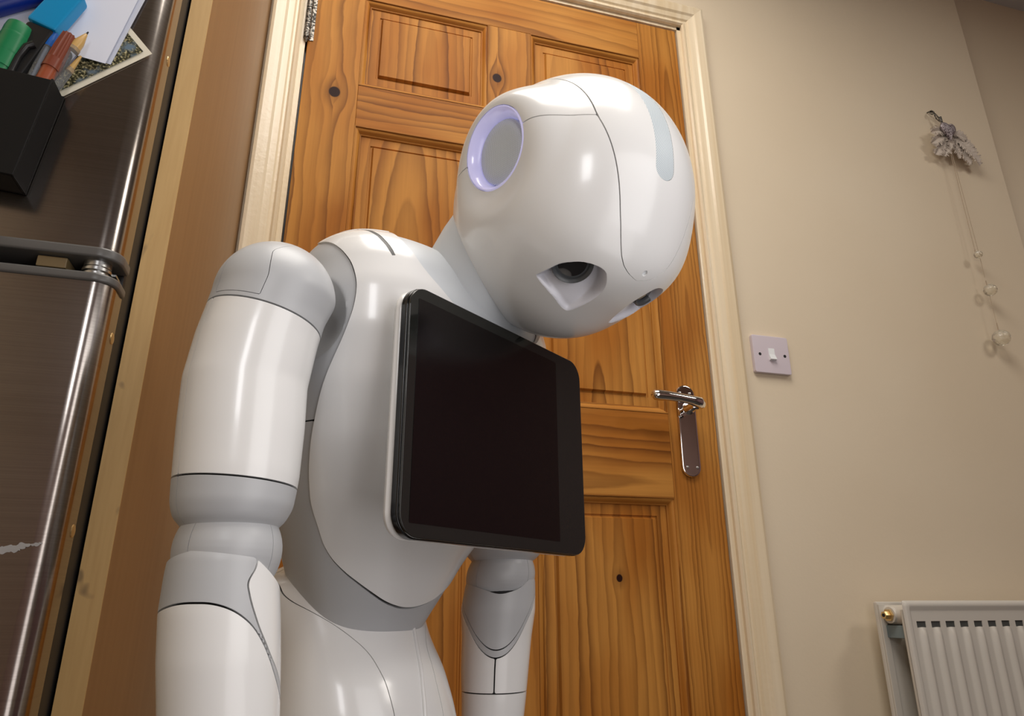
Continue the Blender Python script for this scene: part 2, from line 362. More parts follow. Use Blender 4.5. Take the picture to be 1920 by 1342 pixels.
# chrome lever handle (belongs to the door)
HX, HZ = .7035, 1.073
def plate_outline(w, h, n=10):
    out = []
    for s, a0 in ((1, 0), (-1, 180)):
        for i in range(n+1):
            a = R_(a0+180*i/n); out.append((HX+w/2*math.cos(a), HZ+s*(h/2-w/2)+w/2*math.sin(a)*1))
    return out
hp = empty('handle', (0, 0, 0)); hp.parent = door; hp['label'] = 'chrome lever handle on a long rounded plate'
V, F = prism(plate_outline(.036, .165), -.0075, .0, 'y'); o = mk('handle_plate', V, F, M_CHROME, hp, bevel=.005); fixn(o)
V, F = lathe([(.0115, -.0055), (.0115, -.010), (.0085, -.013), (.0085, -.040)], 28, 'y', (HX+.003, 0, 1.112)); fixn(mk('lever', *join((V, F), path_tube(
    [(HX+.003, -.034, 1.112), (HX+.0045, -.043, 1.1115), (HX, -.0475, 1.112), (HX-.015, -.050, 1.114), (HX-.035, -.050, 1.1165), (HX-.058, -.049, 1.1185), (HX-.075, -.048, 1.119), (HX-.083, -.0475, 1.119), (HX-.087, -.047, 1.119)],
    [.009, .0105, .0100, .0080, .0076, .0088, .0096, .0088, .0045], 24)), M_CHROME, hp, split=60))
for sx, sz in ((-.0115, .066), (.0075, .066), (-.009, -.066), (.010, -.066)):
    V, F = lathe([(.0001, -.0078), (.0022, -.0074), (.0028, -.006)], 14, 'y', (HX+sx, 0, HZ+sz)); fixn(mk('screw', np.array(V)-np.array([0, .0013, 0]), F, M_ZINC, hp))
# hinge at the upper left
V, F = [], []
for k in range(3):
    a = rod((-.002, -.006, 1.757+k*.0345), (-.002, -.006, 1.790+k*.0345), .0058, 14); V, F = join((V, F), a)
V, F = join((V, F), rod((-.002, -.006, 1.748), (-.002, -.006, 1.757), [.001, .0045], 12), ([(-.004, -.0012, 1.757), (.010, -.0012, 1.757), (.010, -.0012, 1.859), (-.004, -.0012, 1.859)], [(0, 1, 2, 3)]))
fixn(mk('hinge', V, F, M_IRON, door))

# door lining and casing
trim = [(0, .0), (0, .009), (.003, .0125), (.006, .012), (.0095, .0085), (.013, .009), (.016, .0125), (.026, .0150), (.030, .0185), (.046, .0205), (.0515, .0185), (.052, 0)]
CX0, CX1, CZ = -.012, .774, 1.992
def casing(kind):
    V = []
    for t, h in trim:
        if kind == 0: a, b = (CX0-t, -h, 0), (CX0-t, -h, CZ+t)
        elif kind == 1: a, b = (CX0-t, -h, CZ+t), (CX1+t, -h, CZ+t)
        else: a, b = (CX1+t, -h, CZ+t), (CX1+t, -h, 0)
        V += [a, b]
    n = len(trim)
    F = [(2*j, 2*j+1, (2*j+3) % (2*n), (2*j+2) % (2*n)) for j in range(n)]+[tuple(range(0, 2*n, 2)), tuple(range(2*n-1, 0, -2))]
    return V, F
for k in range(3):
    V, F = casing(k); fixn(mk('trim_%d' % (k+1), V, F, M_GLOSS, smooth=True, split=25, kind='structure'))
V, F = [], []
for (x, y, z) in (((-.0125, -.0035), (-.002, .12), (0, 1.992)), ((.7655, .7745), (-.002, .12), (0, 1.992)), ((-.0125, .7745), (-.002, .12), (1.984, 1.994)),
                  ((-.0035, .010), (.037, .06), (0, 1.984)), ((.752, .7655), (.037, .06), (0, 1.984)), ((.01, .752), (.037, .06), (1.97, 1.984))):
    b = len(V); V += [(a, c, d) for a in x for c in y for d in z]; F += [tuple(i+b for i in q) for q in ((0, 1, 3, 2), (4, 6, 7, 5), (0, 4, 5, 1), (2, 3, 7, 6), (0, 2, 6, 4), (1, 5, 7, 3))]
mk('trim_4', V, F, M_GLOSS, smooth=False, kind='structure')
slab('trim_5', [((-.0034, -.0002), (.010, .034), (.01, 1.984)), ((.7622, .7654), (.010, .034), (.01, 1.984)), ((0, .762), (.010, .034), (1.9812, 1.9838))], M_RUBBER)  # added black strips stand in for the deep shade in the door gap
slab('wall_hallway', [((-.3, 1.1), (.5, .55), (0, CEIL))], M_WALL)

# ---------------------------------------------------------------- cabinet end panel
pan = empty('cabinet_end_panel', (-.079, -.2, 0), label='tall brown wooden end panel with a pale front edge beside the fridge', category='panel')
box('board', (-.010, .010), (-.2185, .2), (0, 2.25), M_BOARD, pan)
box('edging', (-.0102, .0102), (-.220, -.2185), (0, 2.25), M_BIRCH, pan)

# ---------------------------------------------------------------- fridge
fr = empty('fridge_freezer', (0, 0, 0), label='stainless steel fridge freezer with two doors and grey plastic edge caps', category='fridge')
FX0, FX1, FY, FR_ = -.645, -.0905, -.480, .016
def fdoor_outline(grow=0):
    pts = [(FX1+grow, -.4465)]
    for i in range(11): a = R_(90*i/10); pts.append((FX1+grow-(FR_+grow)*(1-math.cos(a)), FY-grow+(FR_+grow)*(1-math.sin(a))))
    for i in range(11): a = R_(90*i/10); pts.append((FX0-grow+(FR_+grow)*(1-math.sin(a)), FY-grow+(FR_+grow)*(1-math.cos(a))))
    pts.append((FX0-grow, -.4465)); return pts
box('cabinet_body', (FX0+.002, FX1-.002), (-.400, -.02), (.03, 1.84), M_FSIDE, fr, bevel=.002)
box('door_gasket', (FX0+.004, FX1-.0008), (-.4470, -.3995), (.05, 1.83), M_RUBBER, fr, bevel=.004)
for k, (z0, z1) in enumerate(((.06, 1.0330), (1.0640, 1.835))):
    V, F = prism(fdoor_outline(), z0, z1, 'z'); d = fixn(mk('door', V, F, M_STEEL, fr, split=50))
    off = np.array(d.location)
    tz = ((1.0330, 1.0410), (.05, .06)) if k == 0 else ((1.0545, 1.0640), (1.835, 1.845))
    for a, b in tz:
        V, F = prism(fdoor_outline(.0022), a, b, 'z'); c = fixn(mk('edge_cap', np.array(V)-off, F, M_TRIM, d, split=50, bevel=.002))
    for zz in ((1.285, 1.60) if k else (.995, .838, .5)):
        V, F = lathe([(.0052, 0), (.0047, .0006), (.0001, .001)], 20, 'x', (FX1, -.4520, zz)); fixn(mk('side_plug', np.array(V)-off, F, M_BRASS, d))
hx_, hy_ = -.1075, -.4665
V, F = join(*[rod((hx_, hy_, a), (hx_, hy_, b), r) for a, b, r in ((1.0411, 1.0440, .0108), (1.0440, 1.0458, .0085), (1.0458, 1.0482, .0112), (1.0482, 1.0498, .009), (1.0498, 1.0545, .0104))])
fixn(mk('hinge_pin', V, F, M_ZINC, fr))
box('hinge_bracket', (-.150, -.094), (-.462, -.40), (1.0470, 1.0488), M_ZINC, fr)
box('hinge_housing', (-.150, -.128), (-.4745, -.43), (1.0445, 1.0540), M_FSIDE, fr, bevel=.001)
# scuff of dried white paint on the lower door
V, F = [], []
for i in range(26):
    t = i/25; cx = -.1235+.022*t+rng.normal()*.0012; cz = .8215+.0058*t+rng.normal()*.0012*(1-t*.5); r = (.0022 if t < .6 else .0011)*(.6+.6*rng.random())
    if t > .55 and i % 3 == 0: continue
    b = len(V); n = 8
    V += [(cx+r*1.5*math.cos(2*math.pi*j/n+.3)*(.7+.5*rng.random()), FY-.0003-i*.00002, cz+r*math.sin(2*math.pi*j/n)*(.6+.5*rng.random())) for j in range(n)]; F.append(tuple(range(b, b+n)))
mk('paint_scuff', V, F, plain('scuff', (168, 166, 166), .7), fr, smooth=False)

# ---------------------------------------------------------------- things on the fridge door
def sheet(name, corner, du, dv, wdt, hgt, y, m, th=.0003, curl=0, **kw):
    """flat sheet hanging on the fridge: corner (x,z), unit directions du, dv"""
    c = np.array([corner[0], y, corner[1]]); u = np.array([du[0], 0, du[1]]); v = np.array([dv[0], 0, dv[1]]); u /= np.linalg.norm(u); v /= np.linalg.norm(v)
    V, F = [], []; n = 8
    for j in range(n+1):
        for i in range(n+1):
            a, b = i/n, j/n; lift = curl*((1-a)**2*(1-b)**2); V.append(c+u*wdt*a+v*hgt*b+np.array([0, -lift, 0]))
    for j in range(n):
        for i in range(n): q = j*(n+1)+i; F.append((q, q+1, q+n+2, q+n+1))
    o = mk(name, V, F, m, smooth=True, solid=th, **kw); return o
ph = sheet('photograph', (-.0968, 1.2668), (-.70, -.71), (-.67, .74), .105, .085, FY-.0009, M_PHOTO_B, .0004, label='colour photograph with a cream border stuck on the fridge under the paper', category='photo')
c = np.array(ph.location); off = np.array([-.0968, FY-.0022, 1.2668])-c
u = np.array([-.70, 0, -.71]); v = np.array([-.67, 0, .74]); u /= np.linalg.norm(u); v /= np.linalg.norm(v)
V = [off+u*a+v*b for a, b in ((.0055, .005), (.0995, .005), (.0995, .080), (.0055, .080))]; mk('printed_image', V, [(0, 1, 2, 3)], M_PHOTO, ph, smooth=False)
sheet('paper_sheet', (-.1275, 1.2455), (-.98, .12), (.19, .98), .14, .20, FY-.0024, plain('paper_back', (206, 210, 224), .7), .0003, label='plain white sheet peeking out from under the faintly printed sheet', category='paper')
sheet('paper_sheet', (-.1305, 1.2425), (-.98, .16), (.166, .986), .14, .20, FY-.0036, M_PAPER, .0003, .0025, label='white sheet with faint print covering the photograph on the fridge', category='paper')
# black magnetic pen box, tilted
PB = Matrix.Translation((-.157, FY, 1.1975)) @ Matrix.Rotation(R_(5.4), 4, 'Y')
pb = empty('pen_holder', PB.translation, label='black magnetic pen holder box stuck to the fridge door', category='pen holder'); pb.rotation_euler = PB.to_euler()
W_, D_, H_ = .10, .031, .095
box('back_wall', (-W_, 0), (-.003, -.0008), (-H_, .006), M_BLACK, pb, bevel=.0008)
box('front_wall', (-W_, 0), (-D_, -D_+.0022), (-H_, 0), M_BLACK, pb, bevel=.0008)
box('side_wall', (-.0022, -.00002), (-D_+.0024, -.0032), (-H_, .003), M_BLACK, pb, bevel=.0008)
box('side_wall', (-W_+.00002, -W_+.0022), (-D_+.0024, -.0032), (-H_, .003), M_BLACK, pb, bevel=.0008)
box('base', (-W_+.0022, -.0022), (-D_+.0022, -.003), (-H_, -H_+.002), M_BLACK, pb)
def mid(a, b, t): return tuple(np.array(a)*(1-t)+np.array(b)*t)
def pen(name, p_top, p_bot, segs, label, cat='pen', group=None, n=20):
    """segs: (part name, t0, t1, radii, material); t measured from the top"""
    kw = dict(label=label, category=cat)
    if group: kw['group'] = group
    e = empty(name, p_bot, **kw); o = np.array(p_bot)
    for (pn, t0, t1, rr, m) in segs:
        a_, b_ = np.array(mid(p_top, p_bot, t0))-o, np.array(mid(p_top, p_bot, t1))-o; V, F = rod(a_, b_, rr, 40 if m is BROWN else n)
        if m is BROWN and pn == 'cap':
            ax = (b_-a_)/np.linalg.norm(b_-a_); V = np.array(V); C_ = a_+((V-a_)@ax)[:, None]*ax; k_ = np.where((np.arange(len(V)) % 4) < 2, 1., .84); V = C_+(V-C_)*k_[:, None]
        fixn(mk(pn, V, F, m, e, split=50))
    return e
GREEN = plain('green_plastic', (18, 120, 72)); BROWN = plain('brown_plastic', (122, 58, 38)); BROWN2 = plain('brown_barrel', (150, 74, 44)); BLUE = plain('blue_plastic', (10, 92, 178)); CYAN = plain('cyan_plastic', (0, 140, 196)); NAVY = plain('navy_plastic', (8, 40, 140)); BLK = plain('black_barrel', (26, 26, 27)); INK = plain('pen_tip', (196, 158, 96), .3)
Yp = FY-.017
pen('marker_pen', (-.1965, Yp, 1.2555), (-.2135, Yp, 1.130), [('cap', 0, .09, [.0098, .0105, .0105], GREEN), ('cap_ridges', .09, .25, [.0105, .0108, .0105, .0108, .0105, .0108, .0105, .0108, .0105], GREEN), ('cap_sleeve', .25, .36, [.0105, .0104], GREEN), ('barrel', .36, 1, [.0098, .0098], GREEN)], 'green marker pen with ridged cap, leftmost in the black pen holder', 'marker')
pen('marker_pen', (-.1575, Yp-.004, 1.2535), (-.182, Yp-.004, 1.125), [('cap', 0, .22, [.0055, .0066, .0068], BROWN), ('cap_sleeve', .22, .30, [.0068, .0069], BROWN), ('barrel', .30, 1, [.0060, .0060], BROWN2)], 'brown felt marker with fluted cap standing in the pen holder', 'marker')
pen('ballpoint_pen', (-.1725, Yp+.004, 1.259), (-.1905, Yp+.004, 1.125), [('cap', 0, .115, [.0038, .0042, .0042], BLUE), ('barrel', .115, 1, [.0041, .0041], M_CLEAR), ('ink_tube', .12, .98, [.0012, .0012], plain('ink_tube', (150, 160, 176)))], 'clear ballpoint pen with blue end plug in the pen holder')
pen('ballpoint_pen', (-.1450, Yp-.001, 1.2635), (-.1975, Yp-.001, 1.120), [('nib', 0, .02, [.0006, .0009], BLK), ('tip', .02, .16, [.0012, .0042, .0050], INK), ('barrel', .14, 1, [.0052, .0056, .0056, .0056], M_CLEAR)], 'clear ballpoint pen with long gold tip reaching highest in the holder')
pen('ballpoint_pen', (-.1475, Yp+.003, 1.2395), (-.1900, Yp+.003, 1.118), [('tip', 0, .15, [.0010, .0022, .0030], INK), ('barrel', .12, 1, [.0034, .0046, .0046], M_CLEAR)], 'clear ballpoint pen with short gold tip at the right end of the holder')
hl = empty('highlighter_pen', (-.205, Yp, 1.125), label='flat black highlighter with bright cyan cap behind the pens', category='highlighter')
def slant(x, z): return np.array(x)+0
def flatbar(name, a, b, w0, w1, th, m, par, r=.2):
    a, b = np.array(a), np.array(b); d = b-a; L = np.linalg.norm(d); d /= L; s = np.array([d[2], 0, -d[0]]); V = []
    for q, ww in ((a, w0), (b, w1)):
        for sy, sw in ((-1, -1), (-1, 1), (1, 1), (1, -1)): V.append(q+s*sw*ww/2+np.array([0, sy*th/2, 0]))
    V = np.array(V)-np.array(par.location); return fixn(mk(name, V, [(0, 1, 2, 3), (7, 6, 5, 4), (0, 4, 5, 1), (1, 5, 6, 2), (2, 6, 7, 3), (3, 7, 4, 0)], m, par, bevel=.0025, split=35))
flatbar('body', (-.2120, Yp+.004, 1.150), (-.1815, Yp+.004, 1.2615), .0215, .0225, .011, BLK, hl)
flatbar('cap', (-.1815, Yp+.004, 1.2615), (-.1655, Yp+.004, 1.305), .0255, .0245, .0135, CYAN, hl)
gm = empty('pen_clip_cap', (-.196, Yp-.003, 1.13), label='black curved pen clip between green marker and clear pen', category='pen')
V, F = path_tube([(-.1995, Yp-.003, 1.125), (-.1935, Yp-.003, 1.20), (-.1905, Yp-.003, 1.222), (-.1865, Yp-.003, 1.235), (-.1815, Yp-.003, 1.2385)], [.003, .003, .0028, .003, .0032], 12)
fixn(mk('clip', np.array(V)-np.array(gm.location), F, BLK, gm))
gm.name = 'clip_pen'
V, F = rod((-.1995, Yp+.001, 1.118), (-.1935, Yp+.001, 1.1985), .0035, 14); fixn(mk('barrel', np.array(V)-np.array(gm.location), F, BLK, gm))
nv = pen('marker_pen', (-.168, FY-.011, 1.322), (-.240, FY-.011, 1.266), [('cap', 0, .35, [.006, .0105, .0105], NAVY), ('barrel', .35, 1, [.0100, .0100], NAVY)], 'navy blue marker lying slanted at the top left corner of the fridge', 'marker')

# ---------------------------------------------------------------- light switch
sw = empty('light_switch', (.8925, 0, 1.2305), label='square lilac grey plastic light switch with white rocker on the cream wall', category='light switch')
V, F = prism(rrect(.078, .075, .0035, 4), -.0085, 0, 'y'); fixn(mk('plate', V, F, M_SWITCH, sw, bevel=.0015))
for sx in (-.0255, .0285):
    V, F = lathe([(.0001, -.0086), (.0030, -.00875), (.0032, -.0080)], 14, 'y', (sx, 0, -.001)); fixn(mk('screw', V, F, M_GAP, sw))
V = [(-.0065, -.0090, .012), (.0065, -.0090, .012), (.0065, -.0095, 0), (-.0065, -.0095, 0), (.0065, -.0145, -.011), (-.0065, -.0145, -.011), (.0065, -.0065, -.0125), (-.0065, -.0065, -.0125), (-.0065, -.0065, .012), (.0065, -.0065, .012)]
F = [(0, 1, 2, 3), (3, 2, 4, 5), (5, 4, 6, 7), (8, 9, 1, 0), (0, 3, 5, 7, 8), (1, 9, 6, 4, 2), (7, 6, 9, 8)]
fixn(mk('rocker', V, F, M_ROCK, sw, smooth=False))

# ---------------------------------------------------------------- radiator
rd = empty('radiator', (0, 0, 0), label='white double panel radiator with fluted front below the hanging ornament', category='radiator')
RX0, RX1, RZ0, RZ1 = 1.004, 1.590, .20, .790
def rad_panel(yf, name, slots):
    """pressed panel: frame border, flutes between; face at yf, body behind"""
    nx = 170; zs = [RZ0, RZ0+.003, RZ0+.012, RZ0+.03, RZ0+.05] + list(np.linspace(RZ0+.08, RZ1-.08, 8)) + [RZ1-.052, RZ1-.046, RZ1-.0405, RZ1-.0395, RZ1-.031, RZ1-.030, RZ1-.016, RZ1-.012, RZ1-.008, RZ1-.003, RZ1]
    xs = np.linspace(RX0, RX1, nx*3); P = .0287; xf = RX0+.019; V, F = [], []
    for zi in zs:
        for xx in xs:
            e = min(xx-RX0, RX1-xx, zi-RZ0, RZ1-zi); h = 0.
            if e < .003: h = (.003-e)*1.2
            elif e < .0085: h = 0
            else: h = min(.0025, (e-.0085)*1.2)
            t = ((xx-xf) % P)/P
            if xf < xx < RX1-.02 and RZ0+.04 < zi < RZ1-.039:
                amp = min(1, (RZ1-.039-zi)/.010, (zi-RZ0-.04)/.02); h -= .0052*amp*(.5-.5*math.cos(2*math.pi*max(0, min(1, (t-.02)/.66)))) if t < .68 else 0
            V.append((xx, yf+h, zi))
    n = len(xs)
    for j in range(len(zs)-1):
        zm = (zs[j]+zs[j+1])/2
        for i in range(n-1):
            xm = (xs[i]+xs[i+1])/2; t = ((xm-xf) % P)/P
            if slots and RZ1-.0395 <= zm <= RZ1-.0305 and xf < xm < RX1-.02 and .03 < t < .65: continue
            q = j*n+i; F.append((q, q+1, q+n+1, q+n))
    o = mk(name, V, F, M_RAD, rd, solid=-.0015, split=50); return o
rad_panel(-.101, 'front_panel', True)
box('front_channel', (RX0+.002, RX1-.002), (-.094, -.088), (RZ0+.01, RZ1-.012), M_RAD, rd, bevel=.002)
box('slot_recess', (RX0+.018, RX1-.018), (-.0985, -.0945), (RZ1-.046, RZ1-.026), M_RADIN, rd)
box('back_panel', (RX0, RX1), (-.044, -.034), (RZ0, RZ1), M_RAD, rd, bevel=.003)
for i in range(14):
    xx = RX0+.03+i*.0395; box('convector_fin', (xx, xx+.018), (-.0875, -.0445), (RZ0+.05, RZ1-.06), M_RADIN, rd) if i else None
box('back_edge', (RX0, RX0+.012), (-.0475, -.0442), (RZ0+.004, RZ1-.004), M_RAD, rd, bevel=.001)
V, F = rod((RX0+.020, -.090, RZ1-.021), (RX0+.020, -.040, RZ1-.021), .0155, 28); fixn(mk('header_pipe', V, F, M_RAD, rd))
box('header_bracket', (RX0+.008, RX0+.040), (-.0878, -.0445), (RZ1-.056, RZ1-.0366), plain('bracket', (120, 134, 138), .5), rd, bevel=.001)
V, F = rod((RX0+.020, -.065, RZ1-.021), (RX0+.002, -.065, RZ1-.021), .0125, 28); fixn(mk('header_boss', V, F, M_RAD, rd))
V, F = join(rod((RX0+.003, -.065, RZ1-.021), (RX0-.0015, -.065, RZ1-.021), .0100, 6), rod((RX0-.0015, -.065, RZ1-.021), (RX0-.0095, -.065, RZ1-.021), [.0068, .0066, .006], 6))
bv = fixn(mk('bleed_valve', V, F, M_BRASS, rd, smooth=False)); off = np.array(bv.location)
V, F = rod((RX0-.0094, -.065, RZ1-.021), (RX0-.0102, -.065, RZ1-.021), .0028, 10); fixn(mk('valve_hole', np.array(V)-off, F, M_GAP, bv))
for xx in (RX0+.09, RX1-.09): box('wall_bracket', (xx, xx+.03), (-.0335, -.0002), (RZ0+.04, RZ1-.06), M_RAD, rd)
V, F = path_tube([(RX0+.02, -.067, RZ0+.03), (RX0+.02, -.067, RZ0-.01), (RX0+.02, -.067, .002)], .0075, 14); fixn(mk('pipe', V, F, M_RAD, rd))

# ---------------------------------------------------------------- hanging ornament
orn = empty('hanging_ornament', (0, 0, 0), label='wall ornament of glitter heart, white feathers and three glass beads on a string', category='ornament')
OX, OY = 1.4515, -.020
V, F = path_tube([(1.432, -.001, 1.907), (1.433, -.012, 1.905), (1.434, -.016, 1.898), (1.431, -.014, 1.892), (1.427, -.011, 1.897), (1.431, -.009, 1.904), (1.438, -.013, 1.899), (1.440, -.017, 1.888), (1.443, -.019, 1.876), (1.4445, -.02, 1.862)], .0016, 8); V2, F2 = path_tube([(1.436, -.014, 1.895), (1.441, -.013, 1.882), (1.448, -.018, 1.868)], .0013, 8)
fixn(mk('hook', *join((V, F), (V2, F2), rod((1.446, -.019, 1.884), (1.4475, -.019, 1.862), .0028, 10)), M_IRON, orn))
hv, hf = [], []; n = 40
hp2 = []
for i in range(n):
    t = 2*math.pi*i/n; hp2.append((16*math.sin(t)**3/16, (13*math.cos(t)-5*math.cos(2*t)-2*math.cos(3*t)-math.cos(4*t))/16))
rings = [(1, 0), (.96, .35), (.85, .62), (.65, .83), (.4, .95), (.15, 1)]
for sgn in (-1, 1):
    b = len(hv)
    for s, h in rings: hv += [(OX-.004+.0215*s*px, OY-.010+sgn*.0075*h, 1.838+.026*s*pz) for px, pz in hp2]
    for j in range(len(rings)-1): hf += [(b+j*n+i, b+j*n+(i+1) % n, b+(j+1)*n+(i+1) % n, b+(j+1)*n+i) for i in range(n)]
    hf.append(tuple(b+(len(rings)-1)*n+i for i in range(n)))
fixn(mk('glitter_heart', hv, hf, M_GLITTER, orn))
def feather(base, ang, L, Wd, lift, seed):
    r = np.random.default_rng(seed); V, F = [], []; nb = 46
    d = np.array([math.sin(ang), 0, math.cos(ang)]); s = np.array([d[2], 0, -d[0]]); base = np.array(base)
    def spine(t): return base+d*L*t+s*L*.12*t*t+np.array([0, -lift*math.sin(math.pi*t*.8)-.001, 0])
    for sg in (-1, 1):
        row = []
        for i in range(nb+1):
            t = .02+.98*i/nb; p = spine(t); wd = Wd*max(.02, math.sin(math.pi*min(1, t*.86+.1)))**.6*(.72+.34*r.random()); bd = s*sg+d*.55; bd /= np.linalg.norm(bd)
            row.append((p, p+bd*wd*.55+np.array([0, -.0035, 0]), p+bd*wd+np.array([0, -.001-.004*r.random(), 0])))
        b = len(V); V += [q for t3 in row for q in t3]
        for i in range(nb):
            a = b+3*i; F.append((a, a+3, a+4, a+1))
            if r.random() > .12: F.append((a+1, a+4, a+5, a+2)) if i % 2 else F.append((a+1, a+4, a+2))
    return join((V, F), path_tube([spine(t) for t in np.linspace(0, 1, 8)], .0004, 5))
fb = (OX+.000, OY+.008, 1.846)
for i, (a, L, Wd) in enumerate(((205, .088, .024), (222, .070, .022), (245, .050, .018), (190, .078, .022), (176, .055, .016), (130, .112, .024), (142, .098, .024), (118, .086, .022), (105, .060, .018), (156, .076, .020))):
    V, F = feather(fb, R_(a), L, Wd, .006+.003*(i % 3), i); mk('feather', V, F, M_FEATHER, orn, smooth=False)
V, F = join(path_tube([(OX-.002, OY, 1.815), (OX-.0035, OY, 1.68), (OX-.0035, OY, 1.527)], .0006, 6), path_tube([(OX+.001, OY, 1.815), (OX+.004, OY, 1.66), (OX+.006, OY, 1.50), (OX+.005, OY, 1.46)], .0006, 6), path_tube([(OX+.006, OY, 1.42), (OX+.005, OY, 1.34)], .00045, 6), path_tube([(OX-.0035, OY, 1.527), (OX-.004, OY, 1.52)], .0012, 6), path_tube([(OX+.0055, OY, 1.452), (OX+.0055, OY, 1.442)], .0012, 6), path_tube([(OX+.0055, OY, 1.352), (OX+.0055, OY, 1.343), (OX+.005, OY, 1.33)], .0012, 6))
mk('string', V, F, M_THREAD, orn)
for (bx, bz, r) in ((OX-.0025, 1.513, .0090), (OX+.0065, 1.428, .0135), (OX+.003, 1.3165, .0175)):
    V, F = [], []; bm = bmesh.new(); bmesh.ops.create_icosphere(bm, subdivisions=2, radius=r)
    for v_ in bm.verts: v_.co += Vector((bx, OY+r*.0-.004, bz))
    V = [tuple(v_.co) for v_ in bm.verts]; F = [tuple(v_.index for v_ in f.verts) for f in bm.faces]; bm.free()
    mk('glass_bead', V, F, M_BEAD, orn, smooth=False)

# ---------------------------------------------------------------- the robot
# local axes: x = the robot's own left, -y = forwards, z = up
rb = empty('humanoid_robot', (.175, -.48, 0), math.atan2(.606, .795), label='glossy white humanoid robot with bowed head and black chest tablet before the pine door', category='robot')
GAP = .0006
TZ = [.735, .745, .755, .765, .775, .79, .82, .86, .90, .94, .98, 1.015, 1.044, 1.061, 1.071, 1.077, 1.080]
TA = [.030, .040, .048, .053, .0575, .065, .080, .102, .118, .128, .134, .134, .129, .121, .111, .098, .060]
TF = [.016, .026, .033, .039, .0435, .0505, .061, .076, .086, .090, .092, .088, .078, .067, .056, .045, .024]
TY = [.072, .070, .069, .068, .067, .064, .058, .043, .030, .020, .014, .010, .008, .008, .009, .010, .012]
def smooth_tab(T):
    zz = np.linspace(TZ[0], TZ[-1], 400); y = np.interp(zz, TZ, T); k = np.ones(15)/15; yp = np.convolve(np.pad(y, 7, 'edge'), k, 'valid'); yp[:12] = y[:12]; yp[-10:] = y[-10:]; return zz, yp
SA, SF, SY = smooth_tab(TA), smooth_tab(TF), smooth_tab(TY)
BALLS = np.array([[-.171, -.008, .985], [.171, .020, .985]])
def torso(u, z, off=0., scoop=.052):
    a = np.interp(z, *SA)+off; b = np.interp(z, *SF)+off; cy = np.interp(z, *SY); s, c = np.sin(u), np.cos(u); e = 2/2.35
    P = np.stack([a*np.sign(s)*abs(s)**e, cy-b*np.sign(c)*abs(c)**e, z*np.ones_like(a)], -1)
    for B in BALLS:
        d = P-B; n = np.linalg.norm(d, axis=-1); R = scoop-off
        P = np.where((n < R)[..., None], B+d/np.maximum(n, 1e-6)[..., None]*R, P)
    return P
def grid_faces(nv, nu, wrap=True):
    F = []
    for j in range(nv-1):
        for i in range(nu if wrap else nu-1): F.append((j*nu+i, j*nu+(i+1) % nu, (j+1)*nu+(i+1) % nu, (j+1)*nu+i))
    return F
nu, nv = 260, 240
uu = np.linspace(-math.pi, math.pi, nu, endpoint=False)
tt = np.linspace(0, 1, nv); zz = .735+(.345)*(.5-.5*np.cos(math.pi*tt))*.35+.345*.65*tt
Ug, Zg = np.meshgrid(uu, zz); Fg = grid_faces(nv, nu)
def sint(x, xs, ys, h, n=11):
    """linear table lookup averaged over a window, so corners come out round"""
    return sum(np.interp(x+d*h, xs, ys) for d in np.linspace(-1, 1, n))/n
SEAM_Z = [.80, .824, .843, .871, .886, .911, .936, .954, .974, .998, 1.02, 1.04, 1.052, 1.062, 1.08]
SEAM_U = [58, 69, 76, 79, 79, 77, 74, 69.5, 64.5, 61.5, 63, 70.5, 80, 92, 130]
LOW_U = [-37, -19, 0, 19, 37, 56, 69, 76, 79, 120]; LOW_Z = [.796, .786, .781, .786, .796, .809, .824, .843, .871, .95]
Zf = Zg.ravel(); au = np.abs(Ug.ravel()); us = np.radians(sint(Zf, SEAM_Z, SEAM_U, .012)); u_metric = .11
_w = np.clip((Zf-.834)/.030, 0, 1); _w = _w*_w*(3-2*_w)
gs_ = _w*(us-au)*u_metric+(1-_w)*(Zf-sint(np.degrees(au), LOW_U, LOW_Z, 7))*.8
P0 = torso(Ug, Zg).reshape(-1, 3); P1 = torso(Ug, Zg, .0015).reshape(-1, 3)
NC = np.array([0, -.055, 1.075])
def neckd(P): return np.linalg.norm(P-NC, axis=1)-.0900
gsl = None
def slotg(P):
    """long thin touch slot on each shoulder shell"""
    ax = np.abs(P[:, 0]); pts = np.array([(.105, -.012, 1.070), (.1045, -.026, 1.066), (.1035, -.037, 1.058), (.102, -.046, 1.0475), (.1005, -.052, 1.038)]); Q = np.stack([ax, P[:, 1], P[:, 2]], 1)
    best = np.full(len(P), 9.)
    for a, b in zip(pts[:-1], pts[1:]):
        t = np.clip(((Q-a)@(b-a))/((b-a)@(b-a)), 0, 1); best = np.minimum(best, np.linalg.norm(Q-a-t[:, None]*(b-a), axis=1))
    return .0017-best
dense = (P1, Fg)
gchest = np.minimum(gs_, neckd(P1))
V, F = clip(P1, Fg, np.minimum(gchest-GAP, -slotg(P1)))
mk('chest_shell', V, F, M_WHITE, rb, solid=.004, label='glossy white chest and shoulder shell')
for sg in (-1, 1): V, F = clip(P1*1., Fg, np.where(P1[:, 0]*sg > 0, slotg(P1), -1)); mk('shoulder_slot', np.array(V)-np.array([0, 0, .0006]), F, M_SLOT, rb, solid=.001)
V, F = clip(P0, Fg, np.minimum(np.minimum(-gs_, neckd(P0))-GAP, Zg.ravel()-.9125)); mk('side_shell', V, F, M_GREY, rb, solid=.004, label='grey upper side shell round the shoulders')
V, F = clip(P0, Fg, np.minimum(-gs_-GAP, .9115-Zg.ravel())); mk('lower_shell', V, F, M_GREY, rb, solid=.004, label='grey lower side and belly shell')
PN = torso(Ug, Zg, -.0035).reshape(-1, 3)
V, F = clip(PN, Fg, .0935-np.linalg.norm(PN-NC, axis=1)); mk('neck_collar', V, F, M_COLLAR, rb, solid=.004, label='pale grey collar inside the neck opening')
